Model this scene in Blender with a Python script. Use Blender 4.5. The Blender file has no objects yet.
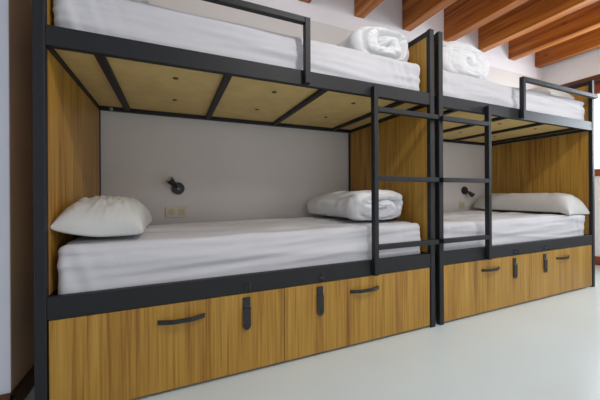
import bpy, bmesh, math, random
from mathutils import Vector, Matrix, noise
random.seed(4)
S = bpy.context.scene
COL = S.collection

# ------------------------------------------------------------------ materials
def lin(r, g, b):
    f = lambda c: (c / 255 / 12.92) if c / 255 <= 0.04045 else ((c / 255 + 0.055) / 1.055) ** 2.4
    return (f(r), f(g), f(b), 1)

def base_mat(name, rough=0.5, col=None, metal=0.0, spec=0.5):
    m = bpy.data.materials.new(name); m.use_nodes = True
    nt = m.node_tree; b = nt.nodes['Principled BSDF']
    b.inputs['Roughness'].default_value = rough
    b.inputs['Metallic'].default_value = metal
    b.inputs['Specular IOR Level'].default_value = spec
    if col: b.inputs['Base Color'].default_value = col
    return m, nt, b

def N(nt, t, **kw):
    n = nt.nodes.new(t)
    for k, v in kw.items():
        if k in n.inputs: n.inputs[k].default_value = v
        else: setattr(n, k, v)
    return n

def ramp(nt, fac, stops):
    r = nt.nodes.new('ShaderNodeValToRGB')
    els = r.color_ramp.elements
    while len(els) < len(stops): els.new(0.5)
    for e, (p, c) in zip(els, stops): e.position = p; e.color = c
    nt.links.new(fac, r.inputs['Fac'])
    return r

def speckled(name, col, rough, amt=0.06, scale=6.0, bump=0.0, bscale=60, metal=0.0, spec=0.5):
    """plain colour with a slight uneven tone and an optional fine bump"""
    m, nt, b = base_mat(name, rough, None, metal, spec)
    tc = N(nt, 'ShaderNodeTexCoord')
    no = N(nt, 'ShaderNodeTexNoise', Scale=scale, Detail=4.0)
    nt.links.new(tc.outputs['Object'], no.inputs['Vector'])
    lo = tuple(c * (1 - amt) for c in col[:3]) + (1,)
    hi = tuple(min(1, c * (1 + amt)) for c in col[:3]) + (1,)
    r = ramp(nt, no.outputs['Fac'], [(0.3, lo), (0.7, hi)])
    nt.links.new(r.outputs['Color'], b.inputs['Base Color'])
    if bump:
        n2 = N(nt, 'ShaderNodeTexNoise', Scale=bscale, Detail=3.0)
        nt.links.new(tc.outputs['Object'], n2.inputs['Vector'])
        bp = N(nt, 'ShaderNodeBump', Strength=bump, Distance=0.01)
        nt.links.new(n2.outputs['Fac'], bp.inputs['Height'])
        nt.links.new(bp.outputs['Normal'], b.inputs['Normal'])
    return m

def wood(name, dark, mid, light, rough, axis='z', seedshift=0.0, fine=70.0, board=7.0, along=0.8, knots=0.0, contrast=1.0, finemix=0.22):
    """grain running along an axis: streaks are noise stretched along it"""
    m, nt, b = base_mat(name, rough, spec=0.35)
    tc = N(nt, 'ShaderNodeTexCoord'); sep = N(nt, 'ShaderNodeSeparateXYZ')
    oi = N(nt, 'ShaderNodeObjectInfo')
    nt.links.new(tc.outputs['Object'], sep.inputs[0])
    sh = N(nt, 'ShaderNodeMath', operation='MULTIPLY'); sh.inputs[1].default_value = 37.0
    nt.links.new(oi.outputs['Random'], sh.inputs[0])
    u = N(nt, 'ShaderNodeMath', operation='ADD')
    if axis == 'z':
        nt.links.new(sep.outputs['X'], u.inputs[0]); nt.links.new(sep.outputs['Y'], u.inputs[1]); w = sep.outputs['Z']
    else:
        nt.links.new(sep.outputs['X'], u.inputs[0]); nt.links.new(sep.outputs['Z'], u.inputs[1]); w = sep.outputs['Y']
    u2 = N(nt, 'ShaderNodeMath', operation='ADD')
    nt.links.new(u.outputs[0], u2.inputs[0]); nt.links.new(sh.outputs[0], u2.inputs[1])
    def streak(su, sw, det, dist=0.0):
        a = N(nt, 'ShaderNodeMath', operation='MULTIPLY'); a.inputs[1].default_value = su
        c = N(nt, 'ShaderNodeMath', operation='MULTIPLY'); c.inputs[1].default_value = sw
        nt.links.new(u2.outputs[0], a.inputs[0]); nt.links.new(w, c.inputs[0])
        cb = N(nt, 'ShaderNodeCombineXYZ'); cb.inputs[2].default_value = seedshift
        nt.links.new(a.outputs[0], cb.inputs[0]); nt.links.new(c.outputs[0], cb.inputs[1])
        no = N(nt, 'ShaderNodeTexNoise', Scale=1.0, Detail=det, Distortion=dist)
        nt.links.new(cb.outputs[0], no.inputs['Vector'])
        return no.outputs['Fac']
    f1 = streak(fine, 2.2 * along, 4.0)
    f2 = streak(board, 0.45 * along, 3.0, 0.4)
    f3 = streak(24.0, 1.3 * along, 5.0, 0.8)
    def mixv(a, c, f):
        mx = N(nt, 'ShaderNodeMix'); mx.data_type = 'FLOAT'; mx.inputs[0].default_value = f
        nt.links.new(a, mx.inputs[2]); nt.links.new(c, mx.inputs[3]); return mx.outputs[0]
    t = mixv(mixv(f2, f3, 0.45), f1, finemix)
    h = 0.17 / contrast
    r = ramp(nt, t, [(0.5 - h, dark), (0.5, mid), (0.5 + h, light)])
    # thin darker pores / growth lines
    f4 = streak(34.0, 0.8 * along, 3.0, 1.6)
    r2 = ramp(nt, f4, [(0.30, (0.58, 0.42, 0.34, 1)), (0.38, (1, 1, 1, 1))])
    mx = N(nt, 'ShaderNodeMix'); mx.data_type = 'RGBA'; mx.blend_type = 'MULTIPLY'; mx.inputs[0].default_value = 0.75
    nt.links.new(r.outputs['Color'], mx.inputs[6]); nt.links.new(r2.outputs['Color'], mx.inputs[7])
    out = mx.outputs[2]
    if knots:
        cbk = N(nt, 'ShaderNodeCombineXYZ')
        a = N(nt, 'ShaderNodeMath', operation='MULTIPLY'); a.inputs[1].default_value = 7.0
        c = N(nt, 'ShaderNodeMath', operation='MULTIPLY'); c.inputs[1].default_value = 3.4
        nt.links.new(u2.outputs[0], a.inputs[0]); nt.links.new(w, c.inputs[0])
        nt.links.new(a.outputs[0], cbk.inputs[0]); nt.links.new(c.outputs[0], cbk.inputs[1])
        vo = N(nt, 'ShaderNodeTexVoronoi', Scale=1.0)
        nt.links.new(cbk.outputs[0], vo.inputs['Vector'])
        r3 = ramp(nt, vo.outputs['Distance'], [(0.05, (0.3, 0.2, 0.15, 1)), (0.16, (1, 1, 1, 1))])
        m2 = N(nt, 'ShaderNodeMix'); m2.data_type = 'RGBA'; m2.blend_type = 'MULTIPLY'; m2.inputs[0].default_value = knots
        nt.links.new(out, m2.inputs[6]); nt.links.new(r3.outputs['Color'], m2.inputs[7]); out = m2.outputs[2]
    nt.links.new(out, b.inputs['Base Color'])
    bp = N(nt, 'ShaderNodeBump', Strength=0.08, Distance=0.004)
    nt.links.new(f1, bp.inputs['Height']); nt.links.new(bp.outputs['Normal'], b.inputs['Normal'])
    return m

OAK = wood('oak_laminate', lin(128, 82, 32), lin(172, 129, 52), lin(194, 152, 72), 0.42, 'z', fine=95, contrast=1.15, finemix=0.42)
BEAM = wood('stained_beam', lin(112, 56, 14), lin(172, 98, 32), lin(200, 128, 52), 0.36, 'y', 3.0, fine=90, board=9, knots=0.7, contrast=1.6)
DARKWOOD = wood('dark_wood', lin(58, 34, 22), lin(84, 50, 32), lin(104, 64, 42), 0.45, 'y', 8.0)
REDWOOD = wood('sill_wood', lin(108, 50, 28), lin(140, 68, 40), lin(160, 84, 50), 0.45, 'y', 9.0)
PLY = speckled('plywood', lin(214, 185, 120), 0.6, 0.08, 9, 0.05, 120)
METAL = speckled('anthracite_metal', lin(25, 26, 29), 0.56, 0.10, 12, 0.03, 300, 0.0, 0.42)
BLACK = speckled('black_metal', lin(30, 30, 32), 0.45, 0.1, 30)
STEEL = speckled('steel', lin(150, 150, 150), 0.35, 0.05, 30, 0, 60, 0.8)
SCREW = speckled('bronze_screw', lin(92, 64, 26), 0.4, 0.08, 30, 0, 60, 0.3)
LINEN = speckled('white_cotton', lin(207, 205, 208), 0.85, 0.03, 5, 0.10, 260, 0, 0.2)
DOWN = speckled('white_duvet_cotton', lin(228, 228, 229), 0.85, 0.03, 6, 0.05, 30, 0, 0.2)
PILLOWM = speckled('white_pillowcase', lin(203, 202, 198), 0.85, 0.03, 6, 0.12, 90, 0, 0.2)
CREAM = speckled('cream_plastic', lin(214, 204, 176), 0.35, 0.02, 8)
CREAMD = speckled('cream_plastic_recess', lin(196, 186, 156), 0.4, 0.02, 8)
LENS = speckled('lamp_lens', lin(214, 210, 200), 0.3, 0.02, 8)
WHITEW = speckled('white_plaster', lin(224, 225, 234), 0.8, 0.02, 3, 0.05, 40, 0, 0.2)
RIGHTM = speckled('bright_white_plaster', lin(234, 240, 247), 0.8, 0.02, 3, 0.05, 40, 0, 0.2)
CEILM = speckled('white_ceiling_boards', lin(225, 222, 220), 0.8, 0.02, 3)
GRASS = speckled('roof_tiles', lin(150, 110, 80), 0.8, 0.1, 5)

def floor_material():
    m, nt, b = base_mat('epoxy_floor', 0.22, spec=0.5)
    tc = N(nt, 'ShaderNodeTexCoord')
    no = N(nt, 'ShaderNodeTexNoise', Scale=1.6, Detail=5.0)
    nt.links.new(tc.outputs['Object'], no.inputs['Vector'])
    r = ramp(nt, no.outputs['Fac'], [(0.2, lin(208, 217, 216)), (0.8, lin(213, 222, 221))])
    nt.links.new(r.outputs['Color'], b.inputs['Base Color'])
    n2 = N(nt, 'ShaderNodeTexNoise', Scale=5.0, Detail=2.0)
    nt.links.new(tc.outputs['Object'], n2.inputs['Vector'])
    rr = ramp(nt, n2.outputs['Fac'], [(0.2, (0.19, 0.19, 0.19, 1)), (0.8, (0.24, 0.24, 0.24, 1))])
    nt.links.new(rr.outputs['Color'], b.inputs['Roughness'])
    bp = N(nt, 'ShaderNodeBump', Strength=0.03, Distance=0.01)
    nt.links.new(n2.outputs['Fac'], bp.inputs['Height']); nt.links.new(bp.outputs['Normal'], b.inputs['Normal'])
    return m
FLOORM = floor_material()

def back_wall_material():
    """wall light grey up to a line above the upper beds, white above it"""
    m, nt, b = base_mat('two_tone_plaster', 0.8, spec=0.2)
    tc = N(nt, 'ShaderNodeTexCoord'); sep = N(nt, 'ShaderNodeSeparateXYZ')
    nt.links.new(tc.outputs['Object'], sep.inputs[0])
    gt = N(nt, 'ShaderNodeMath', operation='GREATER_THAN'); gt.inputs[1].default_value = 2.468
    nt.links.new(sep.outputs['Z'], gt.inputs[0])
    no = N(nt, 'ShaderNodeTexNoise', Scale=2.0, Detail=4.0)
    nt.links.new(tc.outputs['Object'], no.inputs['Vector'])
    r1 = ramp(nt, no.outputs['Fac'], [(0.3, lin(219, 213, 208)), (0.7, lin(224, 218, 213))])
    r2 = ramp(nt, no.outputs['Fac'], [(0.3, lin(238, 234, 237)), (0.7, lin(242, 238, 241))])
    mx = N(nt, 'ShaderNodeMix'); mx.data_type = 'RGBA'
    nt.links.new(gt.outputs[0], mx.inputs[0]); nt.links.new(r1.outputs['Color'], mx.inputs[6]); nt.links.new(r2.outputs['Color'], mx.inputs[7])
    nt.links.new(mx.outputs[2], b.inputs['Base Color'])
    return m
BACKM = back_wall_material()

def glass_material():
    m, nt, b = base_mat('window_glass', 0.0)
    b.inputs['Base Color'].default_value = (1, 1, 1, 1)
    b.inputs['Transmission Weight'].default_value = 1.0
    b.inputs['IOR'].default_value = 1.02
    return m
GLASS = glass_material()

# ------------------------------------------------------------------ mesh helpers
def bx(bm, x0, x1, y0, y1, z0, z1, bev=0.0, seg=2):
    b2 = bmesh.new()
    bmesh.ops.create_cube(b2, size=1)
    for v in b2.verts:
        v.co = Vector(((x0 + x1) / 2 + v.co.x * abs(x1 - x0), (y0 + y1) / 2 + v.co.y * abs(y1 - y0), (z0 + z1) / 2 + v.co.z * abs(z1 - z0)))
    if bev: bmesh.ops.bevel(b2, geom=list(b2.edges), offset=bev, segments=seg, affect='EDGES', profile=0.5)
    me = bpy.data.meshes.new('t'); b2.to_mesh(me); b2.free(); bm.from_mesh(me); bpy.data.meshes.remove(me)

def lathe(bm, prof, origin, axis, seg=28):
    """profile of (radius, distance along axis), closed at both ends"""
    axis = Vector(axis).normalized(); origin = Vector(origin)
    t = axis.orthogonal().normalized(); s = axis.cross(t)
    rings = []
    for r, h in prof:
        rings.append([bm.verts.new(origin + axis * h + (t * math.cos(a) + s * math.sin(a)) * r)
                      for a in [2 * math.pi * i / seg for i in range(seg)]])
    for A, B in zip(rings, rings[1:]):
        for i in range(seg): bm.faces.new((A[i], A[(i + 1) % seg], B[(i + 1) % seg], B[i]))
    bm.faces.new(rings[0][::-1]); bm.faces.new(rings[-1])

def tube(bm, pts, r, seg=10):
    pts = [Vector(p) for p in pts]; rings = []
    up = Vector((0.13, 0.31, 1)).normalized()
    for i, p in enumerate(pts):
        d = (pts[min(i + 1, len(pts) - 1)] - pts[max(i - 1, 0)]).normalized()
        t = d.cross(up).normalized(); s = d.cross(t)
        rings.append([bm.verts.new(p + (t * math.cos(a) + s * math.sin(a)) * r) for a in [2 * math.pi * k / seg for k in range(seg)]])
    for A, B in zip(rings, rings[1:]):
        for i in range(seg): bm.faces.new((A[i], A[(i + 1) % seg], B[(i + 1) % seg], B[i]))
    bm.faces.new(rings[0][::-1]); bm.faces.new(rings[-1])

def prism(bm, outline, y0, y1):
    """outline of (x, z) extruded from y0 to y1"""
    A = [bm.verts.new((x, y0, z)) for x, z in outline]; B = [bm.verts.new((x, y1, z)) for x, z in outline]
    n = len(A)
    bm.faces.new(A); bm.faces.new(B[::-1])
    for i in range(n): bm.faces.new((A[(i + 1) % n], A[i], B[i], B[(i + 1) % n]))

def root_loc(o):
    while o.parent: o = o.parent
    return Vector(o.location)

def obj(name, bm, mat, parent=None, smooth=False, label=None, at=None):
    """link a bmesh given in world coordinates as ONE mesh object"""
    bmesh.ops.recalc_face_normals(bm, faces=list(bm.faces))
    off = root_loc(parent) if parent else (Vector(at) if at else Vector((0, 0, 0)))
    for v in bm.verts: v.co -= off
    me = bpy.data.meshes.new(name); bm.to_mesh(me); bm.free()
    me.materials.append(mat)
    if smooth:
        for p in me.polygons: p.use_smooth = True
    o = bpy.data.objects.new(name, me); COL.objects.link(o)
    if parent: o.parent = parent
    elif at: o.location = at
    if label: o['label'] = label
    return o

def box(name, mat, parent, x0, x1, y0, y1, z0, z1, bev=0.0015, label=None):
    bm = bmesh.new(); bx(bm, x0, x1, y0, y1, z0, z1, bev)
    return obj(name, bm, mat, parent, label=label)

def tag(o, label, cat, group=None):
    o['label'] = label; o['category'] = cat
    if group: o['group'] = group
    return o

def thing(name, loc, label, cat, group=None):
    o = bpy.data.objects.new(name, None); o.location = loc; COL.objects.link(o)
    return tag(o, label, cat, group)

def struct(o):
    o['kind'] = 'structure'; return o

def fbm(x, y, z, oct=3):
    return noise.fractal(Vector((x, y, z)), 1.0, 2.0, oct)

# ------------------------------------------------------------------ the room
D = 0.99            # back wall plane
RW = 5.25           # right wall plane
LW = -0.118         # face of the pier at the left end of the beds
FRONT = -3.4
CEIL = 2.98
BSB = 0.085

bm = bmesh.new(); bx(bm, -2.2, RW + 0.35, FRONT - 0.15, D + 0.15, -0.12, 0.0); struct(obj('floor', bm, FLOORM))
bm = bmesh.new(); bx(bm, -2.2, RW + 0.35, FRONT - 0.15, D + 0.15, CEIL, CEIL + 0.1); struct(obj('ceiling', bm, CEILM))
bm = bmesh.new(); bx(bm, -2.2, RW + 0.35, D, D + 0.15, 0.0, CEIL); struct(obj('wall_back', bm, BACKM))
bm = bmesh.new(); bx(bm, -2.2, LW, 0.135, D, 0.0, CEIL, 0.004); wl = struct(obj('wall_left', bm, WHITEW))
wl.data.materials.append(speckled('warm_bounce_plaster', lin(206, 180, 156), 0.7, 0.03, 3, 0.05, 40, 0, 0.2))  # side face: warm bounce off the oak put into the colour
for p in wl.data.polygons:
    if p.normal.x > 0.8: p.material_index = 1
bm = bmesh.new(); bx(bm, -2.2, -2.05, FRONT, 0.135, 0.0, CEIL); struct(obj('wall_entrance', bm, WHITEW))
bm = bmesh.new(); bx(bm, -2.2, RW + 0.35, FRONT - 0.15, FRONT, 0.0, CEIL); struct(obj('wall_front', bm, WHITEW))
# right wall with the window opening
WY0, WY1, WZ0, WZ1 = -1.05, 0.90, 1.12, 2.25
bm = bmesh.new()
bx(bm, RW, RW + 0.3, FRONT, WY0, 0.0, CEIL)
bx(bm, RW, RW + 0.3, WY1, D, 0.0, CEIL)
bx(bm, RW, RW + 0.3, WY0, WY1, 0.0, WZ0)
bx(bm, RW, RW + 0.3, WY0, WY1, WZ1 + 0.07, CEIL)
struct(obj('wall_right', bm, RIGHTM))
bm = bmesh.new(); bx(bm, RW - 0.02, RW, FRONT, D - 0.001, 0.0, BSB + 0.02, 0.003); struct(obj('baseboard_right', bm, REDWOOD))
bm = bmesh.new()
bx(bm, LW, LW + 0.014, 0.121, D - 0.001, 0.0, BSB, 0.003); bx(bm, -2.04, LW + 0.014, 0.121, 0.135, 0.0, BSB, 0.003)
struct(obj('baseboard_left', bm, DARKWOOD))
# lintel over the window, rough dark wood, running on into the wall
bm = bmesh.new()
bx(bm, RW - 0.012, RW + 0.3, WY0 - 0.12, D - 0.01, WZ1, WZ1 + 0.07, 0.006)
for v in bm.verts:
    v.co.z += 0.008 * fbm(v.co.y * 5, v.co.z * 9, 2); v.co.x += 0.004 * fbm(v.co.y * 7, 3, v.co.z * 9)
struct(obj('trim_1', bm, DARKWOOD))
win = bpy.data.objects.new('window_1', None); win.location = (RW + 0.15, (WY0 + WY1) / 2, WZ0); COL.objects.link(win); struct(win)
bm = bmesh.new()
f0, f1 = RW + 0.14, RW + 0.2
bx(bm, f0, f1, WY0, WY0 + 0.06, WZ0, WZ1, 0.003); bx(bm, f0, f1, WY1 - 0.06, WY1, WZ0, WZ1, 0.003)
bx(bm, f0, f1, WY0, WY1, WZ0, WZ0 + 0.06, 0.003); bx(bm, f0, f1, WY0, WY1, WZ1 - 0.12, WZ1 + 0.04, 0.003)
bx(bm, f0, f1, -0.12, -0.05, WZ0, WZ1, 0.003)
o = obj('window_frame', bm, REDWOOD, win); struct(o)
bm = bmesh.new(); bx(bm, f0 + 0.025, f0 + 0.03, WY0 + 0.05, WY1 - 0.05, WZ0 + 0.05, WZ1 - 0.1)
struct(obj('window_pane', bm, GLASS, win))
bm = bmesh.new(); bx(bm, RW - 0.03, f0, WY0, WY1, WZ0 - 0.035, WZ0 + 0.012, 0.004)
struct(obj('window_sill', bm, REDWOOD, win))

# ceiling beams
ords = ['leftmost stub of a', 'second', 'third', 'fourth', 'fifth', 'sixth', 'rightmost']
labels = [
    'brown beam whose bare tip shows at the top edge, leftmost of all',
    'short end of a stained ceiling beam above the left upper rolled duvet',
    'stained ceiling beam ending just above the two middle bed posts',
    'stained ceiling beam ending above the folded duvet on the right upper bunk',
    'wooden ceiling beam fourth from the window wall, knotty dark side',
    'wooden ceiling beam second from the window wall',
    'last wooden ceiling beam, closest to the white window wall']
labels[4] = 'dark knotty ceiling beam, third from the window wall'
for i, bxm in enumerate([1.53, 2.125, 2.725, 3.335, 3.915, 4.50, 5.075]):
    bw = 0.112
    bm = bmesh.new(); bx(bm, bxm, bxm + bw, FRONT, D, 2.615, CEIL, 0.006)
    # slight sag and hewn faces
    bmesh.ops.subdivide_edges(bm, edges=[e for e in bm.edges if abs(e.verts[0].co.y - e.verts[1].co.y) > 1], cuts=30, use_grid_fill=True)
    for v in bm.verts:
        if v.co.z < CEIL - 0.01:
            v.co.x += 0.004 * fbm(v.co.y * 1.3, i * 5.1, v.co.z * 4); v.co.z += 0.004 * fbm(v.co.y * 1.1, i * 7.7, v.co.x * 4)
    tag(obj('ceiling_beam', bm, BEAM, at=(bxm, D, 2.615)), labels[i], 'beam', 'stained wooden beams under the ceiling')

# ------------------------------------------------------------------ bunk beds
W, PD = 0.039, 0.030
H = 1.967
LB, LT = 0.3984, 0.4863      # lower rail
UB, UT = 1.4645, 1.5438      # upper rail
BY = 0.975                   # back of the bed
def bunk(x0, L, mirror, m, label):
    root = thing('bunk_bed', (x0 + L / 2, BY / 2, 0), label, 'bunk bed', 'steel and oak bunk beds along the wall')
    x1 = x0 + L
    X = (lambda a: x1 - a) if mirror else (lambda a: x0 + a)
    # corner posts
    for xa, xb, H in ((x0, x0 + W, m['H'][0]), (x1 - W, x1, m['H'][1])):
        for ya, yb in ((0, PD), (BY - PD, BY)):
            box('post', METAL, root, xa, xb, ya, yb, 0.0, H, 0.004)
    # long rails
    for ya, yb, in ((0.003, 0.033), (BY - 0.033, BY - 0.003)):
        box('bed_rail', METAL, root, x0 + W, x1 - W, ya, yb, UB, UT, 0.002)
        box('bed_rail', METAL, root, x0 + W, x1 - W, ya, yb, LB, LT, 0.002)
    # end rails and top bars between the posts, oak panels between them
    for s in (0, 1):
        H = m['H'][s]
        a, b = (x0 + 0.004, x0 + 0.037) if s == 0 else (x1 - 0.037, x1 - 0.004)
        pa, pb = (x0 + 0.018, x0 + 0.036) if s == 0 else (x1 - 0.036, x1 - 0.018)
        box('end_rail', METAL, root, a, b, PD, BY - PD, UB, UT)
        box('end_rail', METAL, root, a, b, PD, BY - PD, LB, LT)
        box('top_bar', METAL, root, a, b, PD, BY - PD, H - 0.042, H - 0.004)
        box('side_panel', OAK, root, pa, pb, PD, BY - PD, LT, UB - 0.003)
        box('side_panel', OAK, root, pa, pb, PD, BY - PD, UT, H - 0.042)
    # upper base: cross bars under a plywood board
    bd = box('bed_board', PLY, root, x0 + W, x1 - W, 0.034, BY - 0.034, 1.490, 1.505, 0.001)
    for k, xs in enumerate(m['bars']):
        c = X(xs)
        box('cross_bar', METAL, root, c - 0.018, c + 0.018, 0.033, BY - 0.033, 1.468, 1.490, 0.003)
    sx = [m['bars'][0], m['bars'][1], m['bars'][2], m['bars'][3]]
    for a, b in zip(sx, sx[1:]):
        for ys in (0.235, 0.62):
            bm = bmesh.new(); lathe(bm, [(0.015, 0), (0.014, 0.003), (0.007, 0.005)], (X((a + b) / 2 + 0.03), ys, 1.490), (0, 0, -1), 14)
            obj('screw', bm, SCREW, bd)
    bm = bmesh.new(); lathe(bm, [(0.012, 0), (0.012, 0.003), (0.004, 0.006)], (X(0.105), BY - 0.033, 1.476), (0, -1, 0), 12); obj('bolt', bm, STEEL, root)
    # lower base board
    box('bed_board', PLY, root, x0 + W, x1 - W, 0.034, BY - 0.034, 0.425, 0.44, 0.001)
    # guard rail in front of the upper rail
    g = m['guard']
    ga, gb = X(0.004), X(g)
    s = -1 if mirror else 1
    bm = bmesh.new()
    bx(bm, gb - 0.031 * s, gb, -0.031, 0.002, UB + 0.002, m['gt'], 0.003)
    bx(bm, ga, gb - 0.031 * s, -0.031, 0.0, m['gt'] - 0.032, m['gt'], 0.003)
    obj('guard_rail', bm, METAL, root)
    # ladder: one stile, three rungs running to the front corner post
    la, lb = X(m['lad'][0]), X(m['lad'][1])
    lad = box('ladder', METAL, root, la, lb, -0.032, 0.002, 0.402, 1.516, 0.003)
    for z0 in (1.366, 0.957, 0.551):
        box('rung', METAL, lad, lb, X(L - 0.001), -0.032, -0.002, z0, z0 + 0.030, 0.003)
    # drawers with handle and hasp
    for k in (0, 1):
        d = m['drawers'][k]
        bm = bmesh.new()
        bx(bm, d['x'][0], d['x'][1], 0.006, 0.024, 0.0143, LB - 0.003, 0.0012)
        bx(bm, d['x'][0] + 0.03, d['x'][1] - 0.03, 0.024, 0.80, 0.02, 0.035)
        bx(bm, d['x'][0] + 0.03, d['x'][0] + 0.045, 0.024, 0.80, 0.035, 0.30)
        bx(bm, d['x'][1] - 0.045, d['x'][1] - 0.03, 0.024, 0.80, 0.035, 0.30)
        bx(bm, d['x'][0] + 0.03, d['x'][1] - 0.03, 0.785, 0.80, 0.02, 0.30)
        dr = obj('drawer', bm, OAK, root)
        # bow handle: flat strip bowed out from the front
        ha, hb = d['h']; bm = bmesh.new(); n = 22; hz = 0.322
        prev = None
        for i in range(n + 1):
            t = i / n; x = ha + (hb - ha) * t
            y = 0.004 - 0.024 * min(1.0, 3.2 * min(t, 1 - t)) ** 0.8
            ring = [bm.verts.new((x, y + dy, hz + dz)) for dy, dz in ((-0.004, -0.009), (-0.004, 0.009), (0.004, 0.009), (0.004, -0.009))]
            if prev:
                for j in range(4): bm.faces.new((prev[j], prev[(j + 1) % 4], ring[(j + 1) % 4], ring[j]))
            else: bm.faces.new(ring[::-1])
            prev = ring
        bm.faces.new(prev)
        obj('handle', bm, BLACK, dr)
        # hasp: upper hinge leaf, pin and a hanging slotted flap
        sx_ = d['s']; hw = 0.019
        bm = bmesh.new()
        bx(bm, sx_ - hw, sx_ + hw, 0.001, 0.0065, 0.335, 0.377, 0.001)
        tube(bm, [(sx_ - hw, 0.0, 0.331), (sx_ + hw, 0.0, 0.331)], 0.0045)
        # flap outline with a slot: two halves round the slot
        zt, zb = 0.327, 0.221; sl0, sl1, sw = 0.238, 0.262, 0.0035
        def arc(sg):
            pts = [(sx_ + sg * sw, sl1), (sx_ + sg * sw, sl0), (sx_, sl0), (sx_, zb)]
            for i in range(1, 9):
                a = math.pi / 2 * i / 8
                pts.append((sx_ + sg * hw * math.sin(a), zb + hw - hw * math.cos(a)))
            pts += [(sx_ + sg * hw, zt), (sx_, zt), (sx_, sl1)]
            return pts
        prism(bm, arc(1), -0.007, -0.002); prism(bm, arc(-1), -0.007, -0.002)
        obj('hasp', bm, BLACK, dr)
        # staple on the rail above
        bm = bmesh.new()
        bx(bm, sx_ - 0.006, sx_ + 0.022, 0.0005, 0.0035, 0.408, 0.446, 0.001)
        tube(bm, [(sx_ + 0.008, 0.002, 0.440), (sx_ + 0.008, -0.018, 0.440), (sx_ + 0.008, -0.024, 0.432), (sx_ + 0.008, -0.024, 0.422), (sx_ + 0.008, -0.018, 0.414), (sx_ + 0.008, 0.002, 0.414)], 0.003, 8)
        obj('staple', bm, BLACK, root)
    return root

B1, L1 = 0.0, 2.08
B2, L2 = 2.121, 2.007
bunk(B1, L1, False, dict(H=(1.967, 1.967), gt=1.812, bars=[0.205, 0.745, 1.285, 1.858], guard=1.159, lad=(1.567, 1.597),
     drawers=[dict(x=(0.044, 1.0165), h=(0.424, 0.622), s=0.818), dict(x=(1.0195, 2.036), h=(1.42, 1.619), s=1.224)]),
     'dark steel bunk bed with oak panels on the left, near the pier')
bunk(B2, L2, True, dict(H=(1.967, 1.938), gt=1.790, bars=[0.195, 0.725, 1.235, 1.785], guard=1.139, lad=(1.522, 1.552),
     drawers=[dict(x=(2.164, 3.1205), h=(2.543, 2.743), s=2.925), dict(x=(3.1235, 4.084), h=(3.495, 3.69), s=3.327)]),
     'dark steel bunk bed with oak panels on the right, beside the window')

# ------------------------------------------------------------------ bedding
def rounded_box(x0, x1, y0, y1, z0, z1, r, step):
    bm = bmesh.new()
    nx, ny, nz = [max(2, int((b - a) / step)) for a, b in ((x0, x1), (y0, y1), (z0, z1))]
    def fill(n, r_, a, b):  # denser samples near the rounded edges
        ts = [a, a + r_ * 0.25, a + r_ * 0.5, a + r_ * 0.75]
        inner = [a + r_ + (b - a - 2 * r_) * i / n for i in range(n + 1)]
        return ts + inner + [b - r_ * 0.75, b - r_ * 0.5, b - r_ * 0.25, b]
    xs, ys, zs = fill(nx, r, x0, x1), fill(ny, r, y0, y1), fill(nz, r, z0, z1)
    vm = {}
    def V(i, j, k):
        if (i, j, k) not in vm: vm[(i, j, k)] = bm.verts.new((xs[i], ys[j], zs[k]))
        return vm[(i, j, k)]
    I, J, K = len(xs) - 1, len(ys) - 1, len(zs) - 1
    for i in range(I):
        for j in range(J):
            for k in (0, K): bm.faces.new((V(i, j, k), V(i + 1, j, k), V(i + 1, j + 1, k), V(i, j + 1, k)))
        for k in range(K):
            for j in (0, J): bm.faces.new((V(i, j, k), V(i + 1, j, k), V(i + 1, j, k + 1), V(i, j, k + 1)))
    for j in range(J):
        for k in range(K):
            for i in (0, I): bm.faces.new((V(i, j, k), V(i, j + 1, k), V(i, j + 1, k + 1), V(i, j, k + 1)))
    nrm = {}
    for v in bm.verts:
        p = v.co.copy()
        q = Vector((min(max(p.x, x0 + r), x1 - r), min(max(p.y, y0 + r), y1 - r), min(max(p.z, z0 + r), z1 - r)))
        d = (p - q)
        d.normalize(); v.co = q + d * r; nrm[v] = d
    return bm, nrm

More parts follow.
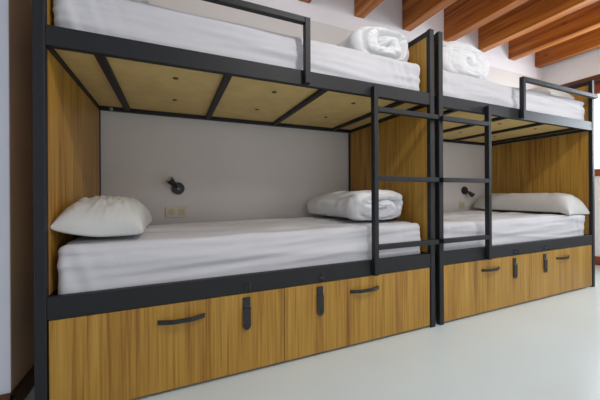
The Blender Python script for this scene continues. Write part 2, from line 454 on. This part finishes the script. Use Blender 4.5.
def mattress(x0, x1, z0, z1, label, seed, sag=0.0, gather=1.0):
    y0, y1 = 0.046, 0.935
    bm, nrm = rounded_box(x0, x1, y0, y1, z0, z1, 0.032, 0.014)
    for v, n in nrm.items():
        p = v.co; hz = (p.z - z0) / (z1 - z0)
        d = 0.0
        front = max(0, -n.y); top = max(0, n.z); side = abs(n.x)
        # pulled sheet: long lengthwise folds on the long side, softer ones on top
        long_f = fbm(p.x * 0.9 + seed, p.z * 16 + 0.8 * math.sin(p.x * 1.3 + seed), seed * 2, 3)
        ridge = 1 - abs(noise.noise(Vector((p.x * 0.7 + seed, p.z * 13 + p.x * 0.9, seed)))) * 2.2
        sharp = max(0, 1 - abs(noise.noise(Vector((p.x * 0.8 + seed, p.z * 24 - p.x * 1.1, seed + 9)))) * 4)
        d += front * (0.010 * long_f + 0.010 * max(0, ridge) + 0.005 * sharp) * min(1, hz * 3) * min(1.0, 1.3 - hz * 0.5)
        diag = noise.noise(Vector((p.x * 3 + p.y * 5 + seed, p.y * 9 - p.x * 2, seed)))
        d += top * (0.008 * fbm(p.x * 1.2 + seed, p.y * 8, seed, 3) + 0.006 * diag - 0.004 + 0.006 * max(0, 1 - abs(noise.noise(Vector((p.x * 1.1 + seed, p.y * 9 + p.x, seed + 2)))) * 4))
        d += side * 0.003 * fbm(p.z * 4, p.y * 12 + seed, seed)
        # gathers near the corners
        ex = min(p.x - x0, x1 - p.x)
        w = math.exp(-(ex / 0.22) ** 2)
        d += front * w * 0.006 * gather * noise.noise(Vector((p.x * 26 + p.z * 9, p.z * 3, seed + 4)))
        if n.z < -0.3 or hz < 0.06: d = min(d, 0) * 0.3
        v.co = p + n * d
        if top > 0.3 and sag: v.co.z -= sag * (1 - abs((p.x - (x0 + x1) / 2) / ((x1 - x0) / 2)) ** 2)
        v.co.z = max(v.co.z, z0)
    # the crown of the mattress is a little fuller along the middle
    o = obj('mattress', bm, LINEN, smooth=True, at=((x0 + x1) / 2, (y0 + y1) / 2, z0))
    return tag(o, label, 'mattress', 'white mattresses on the bunks')

UZ = 1.7505; LZ = 0.684
mattress(0.057, 2.010, 0.44, LZ, 'white sheeted mattress on the left lower bunk, with one pillow and a rolled duvet', 1.3)
mattress(0.048, 2.010, 1.505, UZ, 'white sheeted mattress on the left upper bunk, behind the guard rail', 5.1, gather=2.6)
mattress(2.185, 4.058, 0.44, LZ - 0.004, 'wrinkled white mattress on the right lower bunk, with a long pillow', 9.7)
mattress(2.185, 4.058, 1.505, UZ, 'white mattress on the right upper bunk', 14.2)

def pillow(cx, cy, z, hx, hy, h, label, seed, tilt=0.0, rot=0.0, ev=3.0, droop=0.0):
    """cushion with soft corners; hx, hy half sizes, h full height, resting at z"""
    n = 90; bm = bmesh.new(); top = {}; bot = {}
    def prof(u, e=3.0):
        return (max(0.0, 1 - abs(u) ** e)) ** 0.5
    for i in range(n + 1):
        for j in range(n + 1):
            u = math.sin(math.pi / 2 * (2 * i / n - 1)); v = math.sin(math.pi / 2 * (2 * j / n - 1))
            x = hx * u * (1 - 0.10 * (1 - v * v) * abs(u) ** 2) * (1 - 0.05 * (abs(u * v)) ** 3)
            y = hy * v * (1 - 0.05 * (1 - u * u) * abs(v) ** 2)
            f = prof(u) * prof(v, ev)
            ed = max(abs(u), abs(v))
            wr = 0.010 * f ** 0.5 * fbm(x * 9 + seed, y * 9, seed, 3)
            ang = math.atan2(v, u)
            wr += 0.008 * max(0, ed - 0.35) * (1 - ed) * 4 * noise.noise(Vector((math.cos(ang) * 7 + seed, math.sin(ang) * 7, ed * 1.5)))
            rg = 1 - abs(noise.noise(Vector((u * 5.0 + v * 1.5 + seed, v * 1.8, seed + 7)))) * 3
            wr -= 0.006 * max(0, rg) * min(1, 4 * (1 - ed)) * f
            tz = h * 0.19; zt = tz + h * 0.81 * f + wr
            zb = tz * (1 - f ** 0.32)
            top[i, j] = (x, y, zt); bot[i, j] = (x, y, zb)
    M = Matrix.Translation((cx, cy, 0)) @ Matrix.Rotation(rot, 4, 'Z')
    def place(p):
        x, y, zz = p
        zz = zz + max(0.0, (-x if tilt > 0 else x) / hx) ** 1.4 * abs(tilt)
        zz -= droop * max(0.0, (-y / hy - 0.8) / 0.2) ** 1.5
        q = M @ Vector((x, y, 0)); return Vector((q.x, q.y, z + zz))
    T = {k: bm.verts.new(place(p)) for k, p in top.items()}
    Bv = {}
    for k, p in bot.items():
        i, j = k
        if i in (0, n) or j in (0, n): Bv[k] = T[k]
        else: Bv[k] = bm.verts.new(place(p))
    for i in range(n):
        for j in range(n):
            bm.faces.new((T[i, j], T[i + 1, j], T[i + 1, j + 1], T[i, j + 1]))
            fs = (Bv[i, j], Bv[i, j + 1], Bv[i + 1, j + 1], Bv[i + 1, j])
            try: bm.faces.new(fs)
            except ValueError: pass
    o = obj('pillow', bm, PILLOWM, smooth=True, at=(cx, cy, z))
    return tag(o, label, 'pillow', 'white pillows on the bunks')

pillow(0.201, 0.40, LZ + 0.009, 0.172, 0.35, 0.178, 'plump white pillow leaning on the oak panel of the left lower bunk', 2.0, tilt=0.035)
pillow(0.235, 0.46, UZ + 0.013, 0.165, 0.36, 0.15, 'white pillow on the left upper bunk, cut off by the top edge', 6.0)
pillow(3.90, 0.47, LZ + 0.011, 0.178, 0.455, 0.185, 'long white pillow against the oak panel of the right lower bunk', 11.0, ev=9.0, droop=0.034)
pillow(3.82, 0.46, UZ + 0.008, 0.21, 0.36, 0.16, 'white pillow on the right upper bunk near the window', 17.0)

def duvet(xa, xb, y0, y1, z, h, label, seed, flip=1, turns=2.0, swirl=0.045, creases=1.0):
    """a folded duvet rolled up: a soft fat roll lying across the bed, its swirled end facing the room"""
    bm = bmesh.new()
    cx, ym = (xa + xb) / 2, (y0 + y1) / 2
    hx, hz = (xb - xa) / 2, h / 2
    n = 128; m = 64; k = 34
    def spx(v, e): return math.copysign(abs(v) ** e, v)
    def section(th, rho, y):
        """point of the roll's cross section; rho 1 is the outside"""
        c, s_ = math.cos(th), math.sin(th)
        R = rho
        # the loose outer edge of the cloth lies as a step along the side
        a = ((th - 0.5) / (2 * math.pi)) % 1.0
        R *= 1 - 0.10 * a
        x = hx * spx(c, 0.80) * R
        zz = hz * spx(s_, 0.88) * R
        return x, zz
    def finish(x, y, zz, amp):
        X = cx + flip * x; Z = z + hz + zz
        kf = (y - y0) / (y1 - y0)
        Z = z + (Z - z) * (1 - 0.16 * max(0, kf) ** 1.5)
        X += 0.02 * noise.noise(Vector((y * 3 + seed, seed, 0)))
        w1 = fbm(X * 6 + seed, y * 5, Z * 6, 3)
        rd = 1 - abs(noise.noise(Vector((X * 13 + seed, y * 6, Z * 13 + seed)))) * 2.6
        rd2 = 1 - abs(noise.noise(Vector((X * 24 + seed, y * 16, Z * 24)))) * 2.6
        q = amp * ((0.010 + 0.010 * creases) * w1 - creases * (0.007 * max(0, rd) ** 2 + 0.0025 * max(0, rd2) ** 2))
        d = Vector((x / hx, 0, zz / hz)); L = d.length
        if L > 1e-5: d /= L
        X += flip * d.x * q * min(1, L * 1.5); Z += d.z * q * min(1, L * 1.5)
        # weight flattens the underside on the mattress
        lo = z + 0.004
        if z < Z < z + hz: Z = z + hz * ((Z - z) / hz) ** 1.6
        if Z < lo + 0.035: Z = lo + 0.035 * max(0.0, (Z - (lo - 0.035)) / 0.07) ** 1.6
        return Vector((X, y, Z))
    def endrad(v):
        return (1 - max(0.0, (v - 0.0)) ** 3) ** 0.5
    rows = []
    er = 0.055
    for j in range(m + 1):
        t = j / m
        # rounded shoulders at both ends
        if j <= 8: al = (j / 8) * math.pi / 2; y = y0 + er * (1 - math.sin(al)); rr = 1 - 0.13 * (1 - math.sin(al)) - 0.10 * (1 - math.sin(al)) ** 4; y = y0 + er * (1 - math.cos(al)); rr = 1 - 0.22 * (1 - math.sin(al))
        elif j >= m - 8: al = ((m - j) / 8) * math.pi / 2; y = y1 - er * (1 - math.cos(al)); rr = 1 - 0.22 * (1 - math.sin(al))
        else: y = y0 + er + (y1 - y0 - 2 * er) * (j - 8) / (m - 16); rr = 1.0
        row = []
        for i in range(n):
            th = 2 * math.pi * i / n
            x, zz = section(th, rr, y)
            yy = y + 0.012 * noise.noise(Vector((math.cos(th) * 3 + seed, math.sin(th) * 3, t * 2)))
            row.append(bm.verts.new(finish(x, yy, zz, 1.0)))
        rows.append(row)
    for A, Bq in zip(rows, rows[1:]):
        for i in range(n): bm.faces.new((A[i], A[(i + 1) % n], Bq[(i + 1) % n], Bq[i]))
    for sgn, base, yb in ((-1, rows[0], y0), (1, rows[-1], y1)):
        prev = base
        for q in range(1, k + 1):
            rho = (1 - q / k) * 0.78
            if q == k:
                c = bm.verts.new(finish(0, yb + sgn * 0.01, 0, 0.5))
                for i in range(n): bm.faces.new((prev[i], prev[(i + 1) % n], c))
                break
            row = []
            for i in range(n):
                th = 2 * math.pi * i / n
                ph = (rho / 0.78 * turns + th / (2 * math.pi) + 0.12 * noise.noise(Vector((math.cos(th) * 2, math.sin(th) * 2, seed)))) % 1.0
                puff = math.sin(math.pi * ph) ** 0.55
                amp = swirl * min(1, (1 - rho / 0.78) * 7)
                yy = yb + sgn * amp * (puff - 0.35) + sgn * 0.012 * (1 - rho)
                yy += (0.004 + 0.012 * creases) * noise.noise(Vector((math.cos(th) * rho * 7 + seed, math.sin(th) * rho * 7, seed))) * min(1, (1 - rho / 0.78) * 5)
                x, zz = section(th, rho, yb)
                row.append(bm.verts.new(finish(x, yy, zz, 0.8)))
            for i in range(n): bm.faces.new((prev[i], prev[(i + 1) % n], row[(i + 1) % n], row[i]))
            prev = row
    o = obj('rolled_duvet', bm, DOWN, smooth=True, at=(cx, ym, z))
    return tag(o, label, 'duvet', 'rolled white duvets on the bunks')

duvet(1.555, 2.04, 0.185, 0.93, LZ + 0.001, 0.232, 'rolled white duvet on the left lower bunk, behind the ladder', 1.0, turns=1.5, swirl=0.06, creases=0.7)
duvet(1.53, 2.045, 0.14, 0.88, UZ + 0.001, 0.25, 'rolled white duvet on the left upper bunk', 2.7, turns=1.4, swirl=0.06, creases=0.45)
duvet(2.27, 2.85, 0.12, 0.86, UZ + 0.001, 0.30, 'puffy white duvet on the right upper bunk, next to the middle posts', 4.4, flip=-1, turns=1.2, swirl=0.03, creases=0.25)

# ------------------------------------------------------------------ wall lamps and outlets
def lamp(cx, cz, d, label):
    """small spot: round wall plate, ball joint and a flared head aimed along d"""
    r = thing('reading_lamp', (cx, D, cz), label, 'wall lamp', 'black reading lamps on the back wall')
    bm = bmesh.new(); lathe(bm, [(0.044, 0), (0.046, 0.004), (0.046, 0.017), (0.042, 0.022), (0.012, 0.023)], (cx, D, cz), (0, -1, 0), 32)
    obj('wall_plate', bm, BLACK, r)
    bm = bmesh.new(); lathe(bm, [(0.006, 0), (0.006, 0.003)], (cx + 0.004, D - 0.0225, cz - 0.004), (0, -1, 0), 12); obj('screw', bm, STEEL, r)
    d = Vector(d).normalized()
    p0 = Vector((cx, D - 0.036, cz))
    st = p0 + d * 0.03
    bm = bmesh.new(); tube(bm, [Vector((cx, D - 0.02, cz)) + d * 0.022, p0 + d * 0.026, st + d * 0.012], 0.008); obj('joint', bm, BLACK, r, True)
    bm = bmesh.new(); lathe(bm, [(0.013, 0.0), (0.017, 0.004), (0.019, 0.02), (0.027, 0.058), (0.027, 0.064), (0.023, 0.064), (0.021, 0.056)], st, d, 24)
    hd = obj('lamp_head', bm, BLACK, r, True)
    bm = bmesh.new(); lathe(bm, [(0.0225, 0.0595), (0.0225, 0.0632), (0.010, 0.0648)], st, d, 20); obj('lens', bm, LENS, hd)
lamp(0.528, 0.931, (-0.62, -0.35, 0.66), 'small black reading lamp aimed up, on the wall of the left lower bunk')
lamp(3.653, 0.916, (0.72, -0.35, -0.66), 'small black reading lamp aimed down, on the wall of the right lower bunk')

def outlet(cx, cz, double, label):
    w = 0.155 if double else 0.082
    r = thing('power_outlet', (cx, D, cz), label, 'outlet')
    bm = bmesh.new(); bx(bm, cx - w / 2, cx + w / 2, D - 0.010, D, cz - 0.041, cz + 0.041, 0.003); obj('cover_plate', bm, CREAM, r)
    sx = cx - 0.037 if double else cx
    bm = bmesh.new()
    ring = [(0.025, 0.0), (0.025, 0.004), (0.021, 0.004), (0.020, 0.001)]
    lathe(bm, ring, (sx, D - 0.0095, cz), (0, -1, 0), 28)
    for k in (-1, 1): lathe(bm, [(0.003, 0), (0.003, 0.002)], (sx + k * 0.0095, D - 0.0105, cz), (0, -1, 0), 10)
    obj('socket', bm, CREAMD, r)
    if double:
        bm = bmesh.new(); bx(bm, cx + 0.013, cx + 0.061, D - 0.0145, D - 0.0095, cz - 0.024, cz + 0.024, 0.002)
        bx(bm, cx + 0.0362, cx + 0.0378, D - 0.0155, D - 0.014, cz - 0.022, cz + 0.022)
        obj('switch', bm, CREAMD, r)
outlet(0.517, 0.752, True, 'cream double outlet with socket and switch under the left reading lamp')
outlet(3.615, 0.745, False, 'single cream socket low on the wall under the right reading lamp')

# ------------------------------------------------------------------ light
w = bpy.data.worlds.new('World'); S.world = w; w.use_nodes = True
bg = w.node_tree.nodes['Background']; bg.inputs['Color'].default_value = (0.82, 0.92, 1.0, 1); bg.inputs['Strength'].default_value = 1.8

def area(name, loc, target, sx, sy, power, col, shape='RECTANGLE'):
    l = bpy.data.lights.new(name, 'AREA'); l.shape = shape; l.size = sx
    if shape in ('RECTANGLE', 'ELLIPSE'): l.size_y = sy
    l.energy = power; l.color = col
    o = bpy.data.objects.new(name, l); o.location = loc; COL.objects.link(o)
    o.rotation_euler = (Vector(target) - Vector(loc)).to_track_quat('-Z', 'Z').to_euler()
    return o
# daylight through the window in the right wall
P = dict(win=70, room=17, left=11, lampL=18.5, lampR=11, a1=1, a2=11, a3=15)
area('window_daylight', (RW + 0.10, -0.28, 1.68), (0.0, -0.6, 1.2), 1.45, 1.0, P['win'], (0.84, 0.93, 1.0))
# added soft fill behind the camera, low enough to reach the lower bunks
area('front_fill', (2.4, FRONT + 0.1, 0.95), (2.4, 0.5, 1.05), 5.2, 1.5, P['room'], (0.90, 0.95, 1.0))
# fill added on the left to brighten the inner side panels and pier front
area('left_fill', (-1.95, -1.7, 1.15), (1.5, 0.2, 1.1), 2.2, 1.6, P['left'], (0.90, 0.95, 1.0))
# ceiling lamps above the aisle, one per bunk
for x, p in ((1.55, P['lampL']), (3.3, P['lampR'])):
    area('ceiling_lamp_and_fill', (x, -1.2, 2.6), (x, -0.1, 1.0), 0.15, 0.15, p, (1.0, 0.98, 0.95), 'DISK')
for x, p in ((0.2, P['a1']), (2.0, P['a2']), (3.9, P['a3'])):  # added overhead fill, aimed down so floor bounce lifts the undersides
    area('ceiling_lamp_and_fill', (x, -2.1, 2.6), (x, -1.9, 0.0), 0.6, 0.6, p, (0.97, 0.98, 1.0), 'DISK')

# ------------------------------------------------------------------ camera
cam = bpy.data.cameras.new('Camera'); co = bpy.data.objects.new('Camera', cam); COL.objects.link(co)
yaw, pitch, roll = 0.4113, -0.0006, -0.0053
cp, sp = math.cos(pitch), math.sin(pitch)
fw = Vector((math.sin(yaw) * cp, math.cos(yaw) * cp, sp)); r = Vector((math.cos(yaw), -math.sin(yaw), 0)); u = r.cross(fw)
r2 = r * math.cos(roll) + u * math.sin(roll); u2 = -r * math.sin(roll) + u * math.cos(roll)
M = Matrix((r2, u2, -fw)).transposed().to_4x4(); M.translation = (0.4824, -1.43, 0.8817)
co.matrix_world = M
cam.sensor_width = 36; cam.sensor_fit = 'HORIZONTAL'; cam.lens = 294.7041 * 36 / 600
cam.shift_y = -5.5349 / 600
cam.clip_start = 0.02
S.camera = co

S.view_settings.view_transform = 'Standard'; S.view_settings.look = 'None'
S.view_settings.exposure = 0.0; S.view_settings.gamma = 1.0; S.view_settings.use_curve_mapping = False
